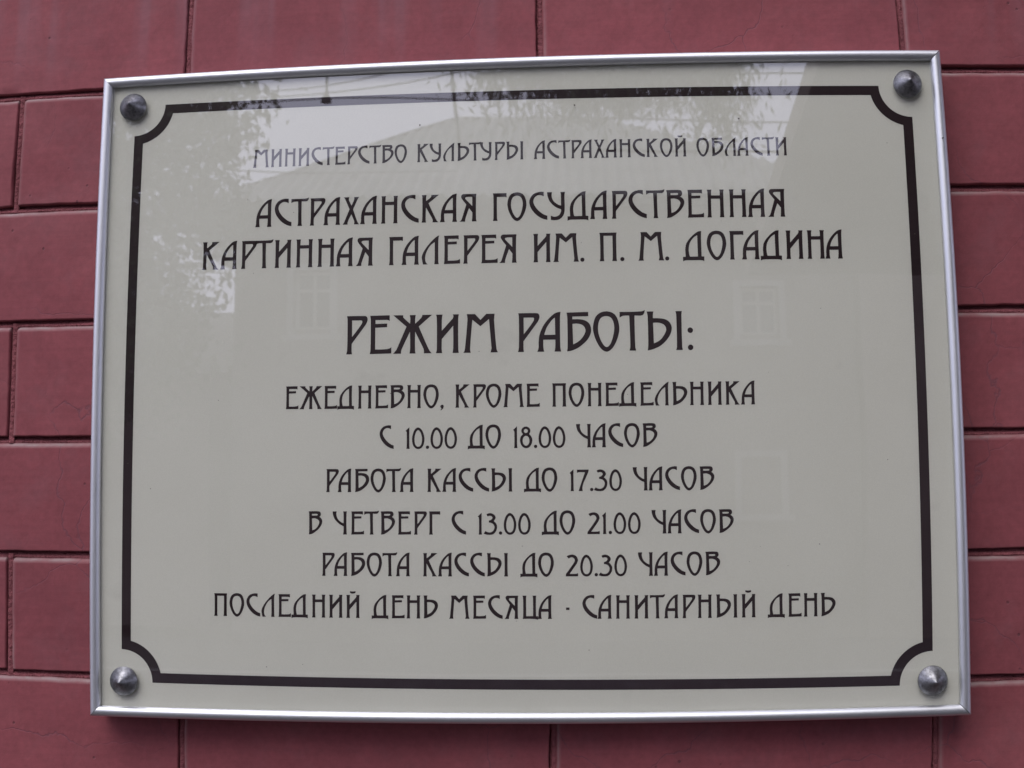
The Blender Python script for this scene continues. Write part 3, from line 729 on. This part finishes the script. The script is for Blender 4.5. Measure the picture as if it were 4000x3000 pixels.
# trees
M_BARK = simple("bark", (0.10, 0.075, 0.055), rough=0.95, var=0.3, scale=12, bump=0.6, bscale=30)
def leaf_mat():
    ma, t, b, o = new_mat("leaf_green")
    oi = N(t, 'ShaderNodeNewGeometry')
    nz = N(t, 'ShaderNodeTexNoise', Scale=2.5, Detail=4.0); t.links.new(oi.outputs['Position'], nz.inputs['Vector'])
    t.links.new(ramp(t, nz.outputs[0], [(0.3, (0.04, 0.065, 0.022)), (0.7, (0.08, 0.115, 0.04))]), b.inputs['Base Color'])
    b.inputs['Roughness'].default_value = 0.7
    return ma
M_LEAF = leaf_mat()
def tree(loc, H, clumps, nleaf, llen, lwid, droop, seed, label, trunk_r=0.16, hub=None):
    rnd = random.Random(seed)
    root = empty("street_tree", loc, label, "tree", "street trees opposite the gallery")
    L = Vector(loc)
    tb = MB(); top = L+Vector((0, 0, H*0.62))
    tb.tube([L+Vector((0, 0, -.1)), L+Vector((.05, 0, H*.3)), L+Vector((-.03, .04, H*.48)), top], [trunk_r, trunk_r*.8, trunk_r*.65, trunk_r*.4], 10)
    if hub:
        hub = Vector(hub); tb.tube([L+Vector((0, 0, H*.55)), L.lerp(hub, .5)+Vector((0, 0, H*.5)), hub], [trunk_r*.6, trunk_r*.5, trunk_r*.35], 8)
    lb = MB()
    for (cx, cy, cz, rx, ry, rz) in clumps:
        c = Vector((cx, cy, cz))
        s = L+Vector((0, 0, H*rnd.uniform(.35, .6)))
        if hub: s = hub.lerp(Vector((c.x, c.y, hub.z)), .3)
        mid = s.lerp(c, .5)+Vector((0, 0, .25)); tb.tube([s, mid, c], [trunk_r*.4, trunk_r*.22, .012], 6)
        for _ in range(5):
            e = c+Vector((rnd.uniform(-rx, rx), rnd.uniform(-ry, ry), rnd.uniform(-rz, rz)))*.9
            tb.tube([mid.lerp(c, rnd.random()), e], [.02, .005], 5)
        k = int(nleaf*rx*ry*rz**.5)
        subs = [(Vector((rnd.gauss(0, .5)*rx, rnd.gauss(0, .5)*ry, rnd.gauss(0, .5)*rz)), rnd.uniform(.12, .34)) for _ in range(26)]
        for _ in range(k):
            sc_, sr = rnd.choice(subs)
            p = c+sc_+Vector((rnd.gauss(0, sr*.6), rnd.gauss(0, sr*.6), rnd.gauss(0, sr*.6)))
            d = Vector((rnd.gauss(0, 1), rnd.gauss(0, 1), rnd.gauss(0, 1)-droop)).normalized()
            a = d.cross(Vector((rnd.gauss(0, 1), rnd.gauss(0, 1), rnd.gauss(0, 1)))).normalized()*lwid*rnd.uniform(.7, 1.2)
            q = d*llen*rnd.uniform(.7, 1.3)
            lb.add([p, p+q*.5+a, p+q, p+q*.5-a], [(0, 1, 2, 3)])
    tb.obj("trunk", M_BARK, root, smooth=True)
    lb.obj("crown", M_LEAF, root)['kind'] = 'stuff'
tree((-4.9, -9.8, 0), 7.2,
     [(-3.95, -9.1, 5.25, .40, .5, .42), (-3.35, -9.1, 5.05, .36, .5, .30), (-3.6, -9.2, 4.45, .48, .5, .40), (-3.95, -9.1, 3.75, .50, .5, .42), (-3.25, -9.2, 4.05, .30, .4, .26),
      (-3.45, -9.1, 5.62, .45, .5, .20), (-3.9, -9.0, 3.05, .6, .5, .45), (-4.7, -9.6, 4.4, .7, .7, .8), (-4.9, -9.6, 5.7, 1.0, 1.0, .8), (-5.8, -9.8, 5.0, 1.0, .9, .9)],
     8500, .090, .028, .3, 3, "leafy street tree at the left of the mirrored house", .15)
tree((3.9, -9.6, 0), 9.0,
     [(-0.55, -9.0, 5.42, .42, .5, .26), (0.15, -9.1, 5.35, .60, .6, .34), (0.75, -9.1, 5.45, .55, .6, .38), (1.05, -9.0, 5.42, .26, .5, .28), (0.2, -9.3, 6.4, 1.3, 1.2, .7), (1.12, -8.9, 4.95, .15, .3, .26),
      (1.47, -9.0, 5.12, .055, .1, .17), (1.30, -9.0, 4.66, .08, .1, .12), (1.1, -9.1, 6.3, .5, .8, .5), (-.75, -9.2, 6.1, .5, .6, .4), (1.6, -9.4, 7.6, 1.0, 1.0, .8)],
     13500, .115, .012, 1.6, 8, "narrow leaved drooping street tree over the roof of the mirrored house", .16, (0.5, -9.3, 6.9))
tree((-6.4, -12.0, 0), 6.5,
     [(-5.2, -11.8, 4.6, .6, .6, .5), (-5.6, -11.8, 3.9, .8, .7, .7), (-4.75, -11.8, 3.75, .45, .5, .45), (-6.4, -12.0, 5.2, 1.1, 1.0, 1.0), (-5.2, -11.6, 2.9, .7, .6, .6), (-7.4, -12, 4.4, 1.1, 1.0, 1.1)],
     3800, .085, .028, .2, 11, "dense rounded tree behind the leafy one at the left of the mirrored house", .15)

# overhead wires and the small pendant lamp they carry
M_WIRE = simple("black_wire", (0.02, 0.02, 0.022), rough=0.7)
def sag(a, b, s, n=24):
    a, b = Vector(a), Vector(b)
    return [a.lerp(b, i/n)-Vector((0, 0, 4*s*(i/n)*(1-i/n))) for i in range(n+1)]
wr = empty("overhead_wires", (0, -10.6, 6), "thin black overhead wires sagging above the street in front of the house", "wires")
def wire(a, b, s, r=0.009):
    m_ = MB(); m_.tube(sag(a, b, s), r, 6); m_.obj("wire", M_WIRE, wr, smooth=True)
W0 = -12.0
wire((-6.5, W0, 7.2), (-0.6, W0, 7.1), .55); wire((-6.0, W0-.2, 7.0), (-0.8, W0-.2, 7.15), .62); wire((-7, W0-.1, 6.9), (1.0, W0-.1, 7.3), .75)
wire((-4.2, W0, 6.22), (-1.2, W0, 6.17), -.05, .008); wire((-7.5, W0, 5.85), (-1.4, W0, 5.35), .12, .008)
wire((0.2, W0, 5.92), (7, W0, 5.75), .03, .011); wire((0.2, W0, 5.55), (7, W0, 5.40), .02, .015); wire((0.2, W0, 6.45), (7, W0, 6.45), .02, .011)
lp = empty("pendant_street_lamp", (-2.93, W0, 6.2), "small dark pendant street lamp hanging from the wires left of the house", "street lamp")
mb = MB(); mb.tube([(-2.93, W0, 7.0), (-2.93, W0, 6.36)], .016, 8); mb.obj("stem", M_WIRE, lp)
mb = MB(); mb.tube([(-2.93, W0, 6.36), (-2.93, W0, 6.30), (-2.93, W0, 6.26), (-2.93, W0, 6.20)], [.018, .026, .05, .065], 16); mb.obj("shade", M_WIRE, lp)
mt = MB(); mt.tube([(-1.46, -12.9, 5.9), (-1.62, -12.9, 7.6)], .022, 8)
tag(mt.obj("roof_mast", M_WIRE), "thin leaning mast standing at the eaves of the mirrored house", "mast")
print("bricks", cnt)
